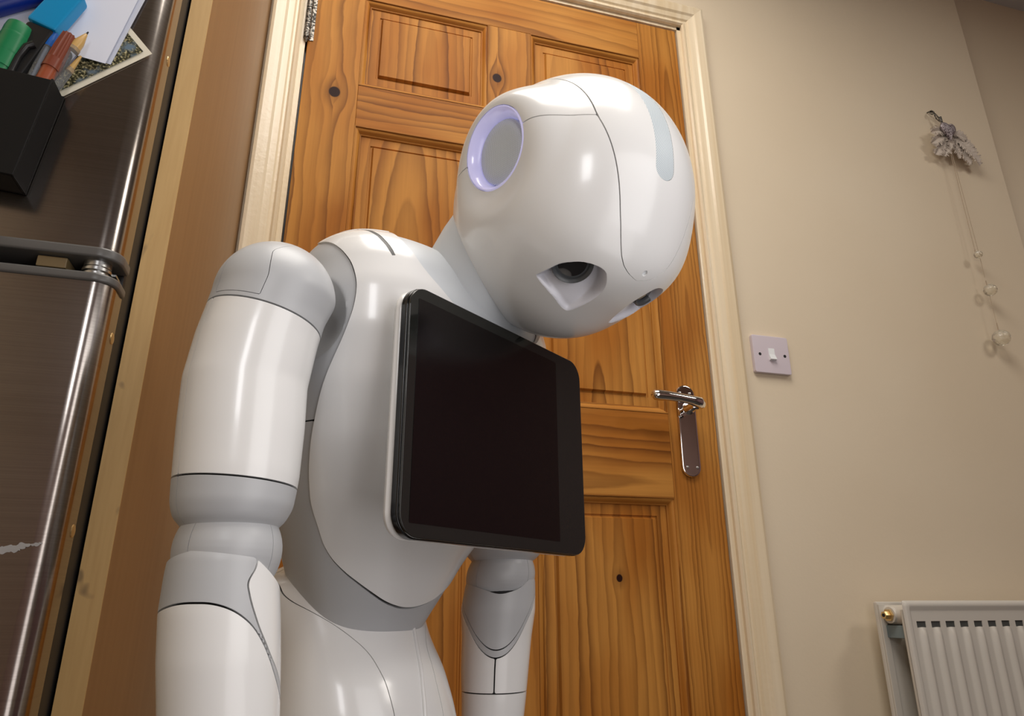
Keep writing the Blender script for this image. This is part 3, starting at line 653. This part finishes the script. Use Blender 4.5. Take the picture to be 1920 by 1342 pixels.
PI_ = torso(Ug, Zg, -.006).reshape(-1, 3); mk('torso_core', PI_, Fg, M_GAP, rb)
# neck
V, F = path_tube([(0, -.015, 1.00), (0, -.028, 1.02), (0, -.045, 1.045), (0, -.055, 1.060), (0, -.067, 1.076), (0, -.080, 1.091), (0, -.095, 1.106)], [.030, .042, .0475, .048, .047, .045, .042], 64); fixn(mk('neck', V, F, M_COLLAR, rb, split=60))
# --- tubes for the arms
def tube(st, nu=110, nv=150, facing=(0, -1), off=0., z_lo=None, z_hi=None):
    """st: list of (z, cx, cy, r); returns verts, faces, angle from 'facing', z"""
    st = sorted(st); z = np.array([s[0] for s in st]); lo = z[0] if z_lo is None else z_lo; hi = z[-1] if z_hi is None else z_hi
    zz = np.linspace(lo, hi, nv); zq = np.linspace(z[0], z[-1], 300)
    def sm(i):
        y = np.interp(zq, z, [s[i] for s in st]); k = np.ones(9)/9; yp = np.convolve(np.pad(y, 4, 'edge'), k, 'valid'); return np.interp(zz, zq, yp)
    cx, cy, r = sm(1), sm(2), sm(3)+off
    th = np.linspace(0, 2*math.pi, nu, endpoint=False); f = math.atan2(facing[1], facing[0]); V = []
    X = cx[:, None]+r[:, None]*np.cos(th+f)[None]; Y = cy[:, None]+r[:, None]*np.sin(th+f)[None]; Z = np.repeat(zz[:, None], nu, 1)
    ang = np.repeat(((th+math.pi) % (2*math.pi)-math.pi)[None], nv, 0)
    return np.stack([X, Y, Z], -1).reshape(-1, 3), grid_faces(nv, nu), ang.ravel(), Z.ravel()
def sstep(x): x = np.clip(x, 0, 1); return x*x*(3-2*x)
def arm(side):
    """side -1: the robot's right arm (nearer the camera), +1: its left arm"""
    fc = (-.525, -.851) if side < 0 else (-.786, -.617)
    def stn(L): return [(z, *((cx, cy) if side < 0 else (-cx-.0155*(z < .9), cy+(.02 if z > .95 else .02+(.95-z)*.40 if z > .83 else .068+(.83-z)*.15))), r*(float(np.interp(z, [.82, .85, .93, .985], [.975, .955, .958, 1])) if side < 0 else 1.12 if side > 0 and .76 < z < .845 else 1.04 if side > 0 and z < .76 else 1)) for z, cx, cy, r in L]
    rx, ry = -fc[1], fc[0]
    ua = empty('upper_arm', (0, 0, 0)); ua.parent = rb; fa = empty('forearm', (0, 0, 0)); fa.parent = rb
    ul = [(.8275, -.1865, -.0158, .027), (.829, -.1865, -.0156, .030), (.833, -.1863, -.0152, .0335), (.8407, -.1855, -.0148, .0368), (.851, -.1848, -.014, .0382), (.8606, -.1843, -.0133, .0390), (.892, -.1834, -.0103, .0404), (.921, -.1830, -.008, .0406), (.952, -.1790, -.0085, .0402), (.97, -.1755, -.0095, .0398), (.985, -.173, -.0105, .0395)]
    B = (-.1710, -.0105, .985)
    dome = [(.985+.0412*math.sin(a), B[0], -.0105, .0412*math.cos(a)) for a in np.linspace(.03, 1.50, 14)]
    L = ul[:-1]+[(.985, -.1712, -.0105, .0410)]+dome
    st = stn(L)
    V, F, A, Z = tube(st, facing=fc)
    cxz = np.interp(Z, [s[0] for s in st], [s[1] for s in st]); cyz = np.interp(Z, [s[0] for s in st], [s[2] for s in st])
    rr = (V[:, 0]-cxz)*rx+(V[:, 1]-cyz)*ry
    s1 = Z-(.9660-.19*rr); s2 = Z-(.8540-.04*rr)
    sA = (A+1.06)*.04; g3 = np.where(np.abs(A) < 2.6, sA, .01)
    gp = np.minimum.reduce([(A+1.06)*.04, (-.16+.7*sstep((Z-1.004)/.022)-A)*.04, s1-.0035])
    for nm, g, m in (('shoulder_cap', np.minimum(s1-GAP, -gp-.00022), M_GREY), ('shoulder_panel', np.minimum(s1-GAP, gp-.00022), M_GREY), ('arm_shell', np.minimum.reduce([-s1-GAP, s2-GAP, g3-.0002]), M_WHITE), ('back_shell', np.minimum.reduce([-s1-GAP, s2-GAP, -g3-.0002]), M_WHITE), ('elbow_band', np.minimum(-s2-GAP, g3-.0002), M_GREY), ('elbow_band', np.minimum(-s2-GAP, -g3-.0002), M_GREY)):
        v, f = clip(V, F, g); mk(nm, v, f, m, ua, solid=.003)
    Vc, Fc, _, _ = tube([(z, x, y, max(.001, r-.004)) for z, x, y, r in st], 48, 50); mk('arm_core', Vc, Fc, M_GAP, ua)
    # shoulder axle into the torso
    V, F = rod((B[0]*-side*-1 if side < 0 else .171, B[1] if side < 0 else .0095, .985), (side*.112, B[1]+.004, .985), .017, 32); fixn(mk('shoulder_joint', V, F, M_GREY, ua))
    # elbow ball
    eb = [((.8145 if side < 0 else .8125)+(.0315 if side < 0 else .0335)*math.sin(a), -.1860, -.0166, .0318*math.cos(a)) for a in np.linspace(-1.45, 1.45, 25)]
    V, F, A, Z = tube(stn(eb), 120, 90, facing=fc)
    for nm, g in (('elbow_ball', .82-np.abs(A-.08)), ('elbow_ball_side', np.abs(A-.08)-.82-.012)):
        g = g*.03; v, f = clip(V, F, g); mk(nm, v, f, M_GREY, fa, solid=.002)
    Vc, Fc, _, _ = tube([(z, x, y, max(.0005, r-.003)) for z, x, y, r in stn(eb)], 40, 30); mk('elbow_core', Vc, Fc, M_GAP, fa)
    fl = [(.600, -.178, -.038, .0240), (.62, -.179, -.0365, .0255), (.66, -.1805, -.033, .0275), (.70, -.182, -.0285, .0305), (.7265, -.1831, -.0247, .0325), (.754, -.1850, -.0212, .0338), (.7794, -.1863, -.018, .0340), (.800, -.1872, -.0168, .0325), (.810, -.1874, -.0165, .0315), (.8165, -.1874, -.0165, .0285)]
    st = stn(fl); V, F, A, Z = tube(st, 120, 220, facing=fc)
    cxz = np.interp(Z, [s[0] for s in st], [s[1] for s in st]); rr = .034*np.sin(A)
    if side < 0:
        Ad = np.degrees(A)
        rim = sint(Ad, [-200, -180, -90, -50, -10, 20, 42, 60, 90, 140, 180, 200], [.804, .806, .806, .811, .8155, .813, .806, .799, .792, .798, .806, .806], 14)
        seam = sint(Ad, [-200, -180, -90, -40, -5, 20, 40, 60, 90, 130, 180, 200], [.776, .778, .779, .785, .785, .779, .767, .746, .728, .765, .778, .778], 12)
        inn = sint(Z, [.70, .735, .745, .757, .772, .785, .797, .803], [104, 94, 72, 53, 37, 28, 23, 34], .004)
        gin = (Ad-inn)*.0006
        gin = np.where((Ad > -60) & (Ad < 150), gin, -.01)
        # the lower shell and the inner panel
        parts = (('cuff', np.minimum.reduce([rim-Z, Z-seam-GAP, -gin-GAP]), M_GREY), ('inner_panel', np.minimum.reduce([rim-Z, gin-GAP, Z-.70]), M_WHITE), ('forearm_shell', np.minimum(seam-Z-GAP, np.maximum(-gin-GAP, .70-GAP-Z)), M_WHITE))
    else:
        Ad = np.degrees(A)
        rim = sint(Ad, [-200, -90, -55, -30, 0, 30, 60, 90, 200], [.814, .806, .804, .800, .794, .799, .812, .815, .816], 10)
        seam = sint(Ad, [-200, -90, -60, -30, 0, 30, 60, 90, 200], [.80, .797, .778, .752, .741, .752, .786, .805, .80], 14)
        seam2 = seam-.007
        parts = (('cuff', np.minimum(rim-Z, Z-seam-GAP), M_GREY), ('cuff_border', np.minimum(seam-GAP-Z, Z-seam2-GAP), M_GREY), ('forearm_shell', np.minimum.reduce([seam2-Z-GAP, Z-.7055-GAP, -A*.03-GAP]), M_WHITE), ('forearm_shell', np.minimum.reduce([seam2-Z-GAP, Z-.7055-GAP, A*.03-GAP]), M_WHITE), ('wrist_shell', .7055-GAP-Z, M_WHITE))
    for nm, g, m in parts:
        v, f = clip(V, F, g)
        if len(f): mk(nm, v, f, m, fa, solid=.003)
    Vc, Fc, _, _ = tube([(z, x, y, max(.001, r-.004)) for z, x, y, r in st if z < .806], 48, 50); mk('forearm_core', Vc, Fc, M_GAP, fa)
    # hand: palm, four fingers and a thumb as one grown surface
    wx, wy = st[0][1], st[0][2]; me = bpy.data.meshes.new('hand'); vs, es, rs = [(wx, wy, .606)], [], [.021]
    fdir = 1 if side < 0 else -1
    vs.append((wx, wy-.003, .585)); rs.append(.020); es.append((0, 1)); vs.append((wx, wy-.008, .560)); rs.append(.021); es.append((1, 2))
    for k, ln in enumerate((.036, .041, .039, .032)):
        o = (k-1.5)*.0155; pts = [(wx+fdir*.002, wy-.010+o, .552), (wx+fdir*.004, wy-.012+o*1.1, .552-ln*.55), (wx+fdir*.012, wy-.014+o*1.1, .552-ln*1.05), (wx+fdir*.022, wy-.014+o*1.05, .552-ln*1.4)]
        prev = 2
        for q, p in enumerate(pts): vs.append(p); rs.append((.0085, .0078, .007, .006)[q]); es.append((prev, len(vs)-1)); prev = len(vs)-1
    prev = 1
    for q, p in enumerate(((wx+fdir*.008, wy-.026, .575), (wx+fdir*.014, wy-.036, .556), (wx+fdir*.022, wy-.040, .538))): vs.append(p); rs.append((.010, .0085, .007)[q]); es.append((prev, len(vs)-1)); prev = len(vs)-1
    me.from_pydata(vs, es, []); me.materials.append(M_GREY); ho = bpy.data.objects.new('hand', me); link(ho, rb)
    sk = ho.modifiers.new('k', 'SKIN'); me.skin_vertices or None
    for i, r in enumerate(rs): me.skin_vertices[0].data[i].radius = (r, r)
    me.skin_vertices[0].data[0].use_root = True; sk.use_smooth_shade = True
    d = ho.modifiers.new('d', 'SUBSURF'); d.levels = 2; d.render_levels = 2
arm(-1); arm(1)

# --- lower body
def loft(st, nu=120, nv=90, e=2.3):
    st = sorted(st); z = [s[0] for s in st]; zz = np.linspace(z[0], z[-1], nv); zq = np.linspace(z[0], z[-1], 300)
    def sm(i):
        y = np.interp(zq, z, [s[i] for s in st]); k = np.ones(13)/13; return np.interp(zz, zq, np.convolve(np.pad(y, 6, 'edge'), k, 'valid'))
    cy, a, b = sm(1), sm(2), sm(3); u = np.linspace(-math.pi, math.pi, nu, endpoint=False); s, c = np.sin(u), np.cos(u)
    X = a[:, None]*(np.sign(s)*abs(s)**(2/e))[None]; Y = cy[:, None]-b[:, None]*(np.sign(c)*abs(c)**(2/e))[None]
    return np.stack([X, Y, np.repeat(zz[:, None], nu, 1)], -1).reshape(-1, 3), grid_faces(nv, nu), np.repeat(u[None], nv, 0).ravel(), np.repeat(zz[:, None], nu, 1).ravel()
pv = [(.44, .02, .060, .060), (.50, .035, .078, .076), (.58, .052, .086, .084), (.66, .066, .085, .083), (.71, .0755, .080, .078), (.735, .080, .077, .071), (.757, .087, .0735, .062), (.77, .093, .075, .060), (.783, .099, .077, .059), (.795, .103, .080, .052), (.803, .105, .080, .044), (.812, .107, .068, .032), (.818, .108, .04, .015)]
V, F, U_, Z_ = loft(pv, 240, 220, 2.3)
xs = sint(Z_, [.60, .709, .7295, .7513, .767, .79], [.0250, .0257, .0268, .0322, .0465, .075], .006); cyp = np.interp(Z_, [p[0] for p in pv], [p[1] for p in pv])
gfront = np.minimum(xs-np.abs(V[:, 0]), (cyp-V[:, 1]-.005))
mk('hip_core', V*np.array([.95, .97, .999])+np.array([0, .003, -.001]), F, M_GAP, rb)
for nm, g in (('hip_front_shell', gfront-GAP*.6), ('hip_shell', -gfront-GAP*.6)):
    v, f = clip(V, F, g); mk(nm, v, f, M_WHITE, rb, solid=.003)
rz = np.linspace(.60, .768, 30); rcy = np.interp(rz, [p[0] for p in pv], [p[1] for p in pv]); rbb = np.interp(rz, [p[0] for p in pv], [p[3] for p in pv]); rxx = sint(rz, [.58, .706, .734, .761, .78], [0, .002, .010, .022, .028], .008)
raa = np.interp(rz, [p[0] for p in pv], [p[2] for p in pv]); ryy = rcy-rbb*(1-(rxx/raa)**2.3)**(1/2.3)
V, F = path_tube([(x, y-.0002, z) for x, y, z in zip(rxx, ryy, rz)], .0017, 10); fixn(mk('hip_ridge', V, F, M_WHITE, rb))
V, F, _, _ = loft([(.06, .0, .13, .12), (.10, .0, .105, .10), (.18, .005, .080, .078), (.30, .01, .068, .066), (.40, .018, .062, .062), (.46, .02, .060, .060)], 90, 70); mk('leg_column', V, F, M_WHITE, rb)
V, F = lathe([(.19, .012), (.215, .02), (.22, .04), (.21, .06), (.17, .085), (.12, .10)], 64); fixn(mk('base', V, F, M_WHITE, rb, split=60))
for k in range(3):
    a = R_(90+120*k); c = (.15*math.cos(a), .15*math.sin(a)); V, F = rod((c[0]-.02*math.sin(a), c[1]+.02*math.cos(a), .022), (c[0]+.02*math.sin(a), c[1]-.02*math.cos(a), .022), .0215, 24); fixn(mk('wheel', V, F, M_RUBBER, rb))

# --- tablet
tb = empty('tablet', (0, -.085, .912)); tb.parent = rb; tb['label'] = 'black glass touch tablet in a white back shell'
TW, TH, TR = .2255, .1755, .0165
def tab_layer(name, w, h, r, y0, y1, m, bev=0, par=None):
    V, F = prism(rrect(w, h, r, 10), y0, y1, 'y'); return fixn(mk(name, V, F, m, par or tb, bevel=bev, split=50))
tab_layer('glass_face', TW, TH, TR, 0, .0022, M_GLASSBLK, .0006)
tab_layer('bezel_edge', TW+.0016, TH+.0016, TR+.0008, .0023, .0085, M_TABSIDE, .0012)
tab_layer('back_cover', TW+.001, TH+.001, TR, .0087, .0175, M_WHITE, .004)
V, F = prism(rrect(.176, .157, .001, 2, -.0165, 0), -.00025, -.0001, 'y'); fixn(mk('display', V, F, M_DISPLAY, tb, smooth=False))
box('mounting_block', (-.055, .055), (.0177, .045), (-.05, .045), M_WHITE, tb, bevel=.006)

# --- head (own local axes: x = its left, -y = face, z = crown)
RX_, RY_, RZ_ = .0937, .1131, .1101
EX, EY, EZ, ER = .0890, -.0045, .0215, .0335
ETILT = .17
hc = Matrix(((.9567, .1501, -.2478, .0167), (-.2896, .5233, -.801, -.1384), (.0095, .8387, .5446, 1.1027), (0, 0, 0, 1)))
hd = empty('head', (0, 0, 0)); hd.parent = rb; hd.matrix_local = hc.normalized() if hasattr(hc, 'normalized') else hc
NU, NV = 420, 300
# polar grid with the poles on the ear axis
th = np.linspace(0, 2*math.pi, NU, endpoint=False); ph_ = np.linspace(.004, math.pi-.004, NV)
T_, Q_ = np.meshgrid(th, ph_)
hx = np.cos(Q_).ravel(); hy = (np.sin(Q_)*np.cos(T_)).ravel(); hz = (np.sin(Q_)*np.sin(T_)).ravel()
def sstep(x): x = np.clip(x, 0, 1); return x*x*(3-2*x)
def head_pts(off=0.):
    x, y, z = hx*(RX_+off), hy*(RY_+off), hz*(RZ_+off)          # y here = forward
    # chin: narrower and a little longer towards the jaw
    k = sstep((-z-.02)/.08)*sstep((y+.02)/.08); x = x*(1-.08*k)
    brow = sstep((y-.03)/.06)*np.exp(-((z-.018)/.030)**2); cheek = sstep((y-.02)/.06)*np.exp(-((z+.040)/.024)**2); y = y*(1+.050*brow-.030*cheek); x = x*(1+.02*brow-.02*cheek)
    # ear mounts
    rho = np.hypot(y-EY, z-EZ); w_ = sstep((ER*1.95-rho)/(ER*.95)); sg = np.sign(x); x = np.where(np.abs(x) > .02, x*(1-w_)+sg*(EX-ETILT*(y-EY)+off)*w_, x)
    return np.stack([x, y, z], -1)
HF = grid_faces(NV, NU); HP = head_pts()
def phi(P): return np.degrees(np.arctan2(P[:, 1], P[:, 2]))
W_PHI = [-180, -120, -60, -15, 24, 52, 66, 75, 80, 83, 85, 86.5, 88, 100]; W_X = [.02, .045, .0545, .0545, .0510, .0390, .033, .0275, .0225, .017, .010, 0, -.015, -.06]
def g_crown(P): return sint(phi(P), W_PHI, W_X, np.clip((84-phi(P))*.3, .4, 3))-np.abs(P[:, 0])
def g_back(P):
    y, z, ax = P[:, 1], P[:, 2], np.abs(P[:, 0]); A = np.array([.0771, .012, .050]); Bq = np.array([.0533-.004, .0366, .0833]); n = np.cross(Bq-A, A+Bq); n /= np.linalg.norm(n); n = -n if n[1] > 0 else n
    return (np.stack([ax, y, z], 1)-A)@n
def seg_sd(P2, poly):
    """signed distance to closed polygon, inside > 0"""
    n = len(poly); best = np.full(len(P2), 9.); ins = np.zeros(len(P2), bool)
    for i in range(n):
        a, b = np.array(poly[i]), np.array(poly[(i+1) % n]); t = np.clip(((P2-a)@(b-a))/((b-a)@(b-a)), 0, 1); best = np.minimum(best, np.hypot(*(P2-a-t[:, None]*(b-a)).T))
        c = ((a[1] > P2[:, 1]) != (b[1] > P2[:, 1])) & (P2[:, 0] < (b[0]-a[0])*(P2[:, 1]-a[1])/((b[1]-a[1])+1e-12)+a[0]); ins ^= c
    return np.where(ins, best, -best)
EYE = [(0.0552, -0.0268), (0.0523, -0.011), (0.0485, -0.004), (0.042, 0.0022), (0.0327, 0.0052), (0.0255, 0.004), (0.021, -0.001), (0.0172, -0.008), (0.0155, -0.016), (0.0162, -0.026), (0.0182, -0.035), (0.0205, -0.0415), (0.0235, -0.043), (0.029, -0.0415), (0.036, -0.0378), (0.044, -0.0345), (0.052, -0.031), (0.0548, -0.029)]
def catmull(p, k=5):
    out = []; n = len(p); p = [np.array(q) for q in p]
    for i in range(n):
        a, b, c, d = p[i-1], p[i], p[(i+1) % n], p[(i+2) % n]
        for j in range(k): t = j/k; out.append(.5*((2*b)+(c-a)*t+(2*a-5*b+4*c-d)*t*t+(3*b-a-3*c+d)*t**3))
    return out
EYEP = catmull(EYE)
def g_eye(P): g = seg_sd(np.stack([np.abs(P[:, 0]), P[:, 2]], 1), EYEP); return np.where(P[:, 1] > .03, g, -.02)
def g_ear(P): return ER-np.where(np.abs(P[:, 0]) > .03, np.hypot(P[:, 1]-EY, P[:, 2]-EZ), .9)
def g_hole(P): 
    return .0024-np.where(P[:, 1] > 0, np.hypot(P[:, 0]-.003, P[:, 2]-.0148), .9)
def g_mouth(P): return .0034-np.where(P[:, 1] > 0, np.hypot((P[:, 0]+.002)*.8, P[:, 2]+.0945), .9)
def g_strip(P): 
    f = phi(P); c = -.003; r = .0088; arcs = (f-44)*math.pi/180*.109
    d = np.where(arcs > 0, np.hypot(P[:, 0]-c, arcs), np.abs(P[:, 0]-c)); return np.where((f > -25) & (P[:, 2] > 0), r-d, np.where((f > -60) & (P[:, 2] > 0), np.minimum(r-d, (f+25)*.0019), -.02))
def h2l(P): P = np.array(P, float).copy().reshape(-1, 3); P[:, 1] *= -1; return P
def flipF(F): return [tuple(reversed(f)) for f in F]
def hmk(nm, V, F, m, **kw): return mk(nm, h2l(V), F, m, hd, split=kw.pop('split', 35), **kw)
gC, gB, gE, gA = g_crown(HP), g_back(HP), g_eye(HP), g_ear(HP); gS, gH, gM = g_strip(HP), g_hole(HP), g_mouth(HP)
v, f = clip(HP, HF, np.minimum.reduce([-gC-GAP*.7, -gB-GAP*.7, -gE, -gA, -gM])); face = hmk('face_shell', v, f, M_WHITE, solid=.003, label='glossy white face shell')
v, f = clip(HP, HF, np.minimum.reduce([gC-GAP*.7, -gS-GAP*.4, -gH])); hmk('crown_shell', v, f, M_WHITE, solid=.003)
v, f = clip(HP, HF, np.minimum.reduce([-gC-GAP*.7, gB-GAP*.7, -gA])); hmk('back_shell', v, f, M_WHITE, solid=.003)
v, f = clip(HP, HF, gS); v = np.array(v); hmk('touch_strip', v*.9985, f, M_STRIP, solid=.002, label='perforated pale grey touch strip')
# inner dark core, hollow where the eyes sink in
CP = head_pts(-.0042); k = np.clip(g_eye(HP)/.004+.6, 0, 1); CP = CP*(1-.25*k[:, None]); ke = np.clip(g_ear(HP)/.004+.6, 0, 1); CP = CP*(1-.2*ke[:, None]); hmk('head_core', CP, HF, M_SEAM)
# eye sockets
ez = HP[:, 2]; ed = np.clip(gE, 0, 1)
depth = (.0035+.0125*sstep((ez+.040)/.036))*sstep(ed/.0045)
nrm = np.stack([HP[:, 0]/RX_**2, HP[:, 1]/RY_**2, HP[:, 2]/RZ_**2], -1); nrm /= np.linalg.norm(nrm, axis=1)[:, None]
EYN = np.array([.36, .93, -.02])
for sg in (-1, 1):
    en = EYN*np.array([sg, 1, 1]); en /= np.linalg.norm(en)
    SP = HP-en*depth[:, None]
    v, f = clip(SP, HF, np.where(HP[:, 0]*sg > 0, gE, -1)); so = hmk('eye_socket', v, f, M_SOCKET, split=80)
    cl = np.array([sg*.0425, .1000, -.0062]); cl = cl-en*.0085
    off = np.array(so.location); u1, u2, u3 = frame_of(en)
    def lens(prof, nm, m, par, n=40):
        V = [cl+en*h+r*(math.cos(2*math.pi*i/n)*u1+math.sin(2*math.pi*i/n)*u2) for r, h in prof for i in range(n)]
        F = grid_faces(len(prof), n)+[tuple((len(prof)-1)*n+i for i in range(n))]
        return fixn(mk(nm, h2l(V), F, m, hd, split=50))
    lens([(.0158, -.008), (.0158, .0035), (.0152, .0042), (.0130, .0030), (.0124, .0012)], 'lens_ring', M_LENSRIM, so)
    lens([(.0125, -.001), (.0125, .0010), (.008, .0016), (.004, .0019), (.0005, .002)], 'lens', M_LENS, so)
# ears
for sg in (-1, 1):
    def ring(prof, nm, m, close=False, n=64):
        V = [(sg*(EX+h-ETILT*r*math.cos(2*math.pi*i/n)), EY+r*math.cos(2*math.pi*i/n), EZ+r*math.sin(2*math.pi*i/n)) for r, h in prof for i in range(n)]
        F = grid_faces(len(prof), n)
        if close: F.append(tuple((len(prof)-1)*n+i for i in range(n)))
        return fixn(mk(nm, h2l(V), F, m, hd, split=50))
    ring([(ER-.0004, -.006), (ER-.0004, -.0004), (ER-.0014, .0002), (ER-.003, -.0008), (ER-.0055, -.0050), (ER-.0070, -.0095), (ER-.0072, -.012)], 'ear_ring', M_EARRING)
    ring([(ER-.0074, -.012), (ER-.0074, -.0088), (ER-.0085, -.0076), (.018, -.0066), (.008, -.0060), (.0005, -.0058)], 'speaker_grille', M_MESH, True)
# little camera in the forehead and microphone hole at the mouth
V, F = lathe([(.0030, -.002), (.0030, -.0030), (.0022, -.0034), (.0002, -.0034)], 20, 'y', (.003, -.1125, .0148)); fixn(mk('forehead_camera', V, F, plain('camera_white', (235, 238, 240)), hd))
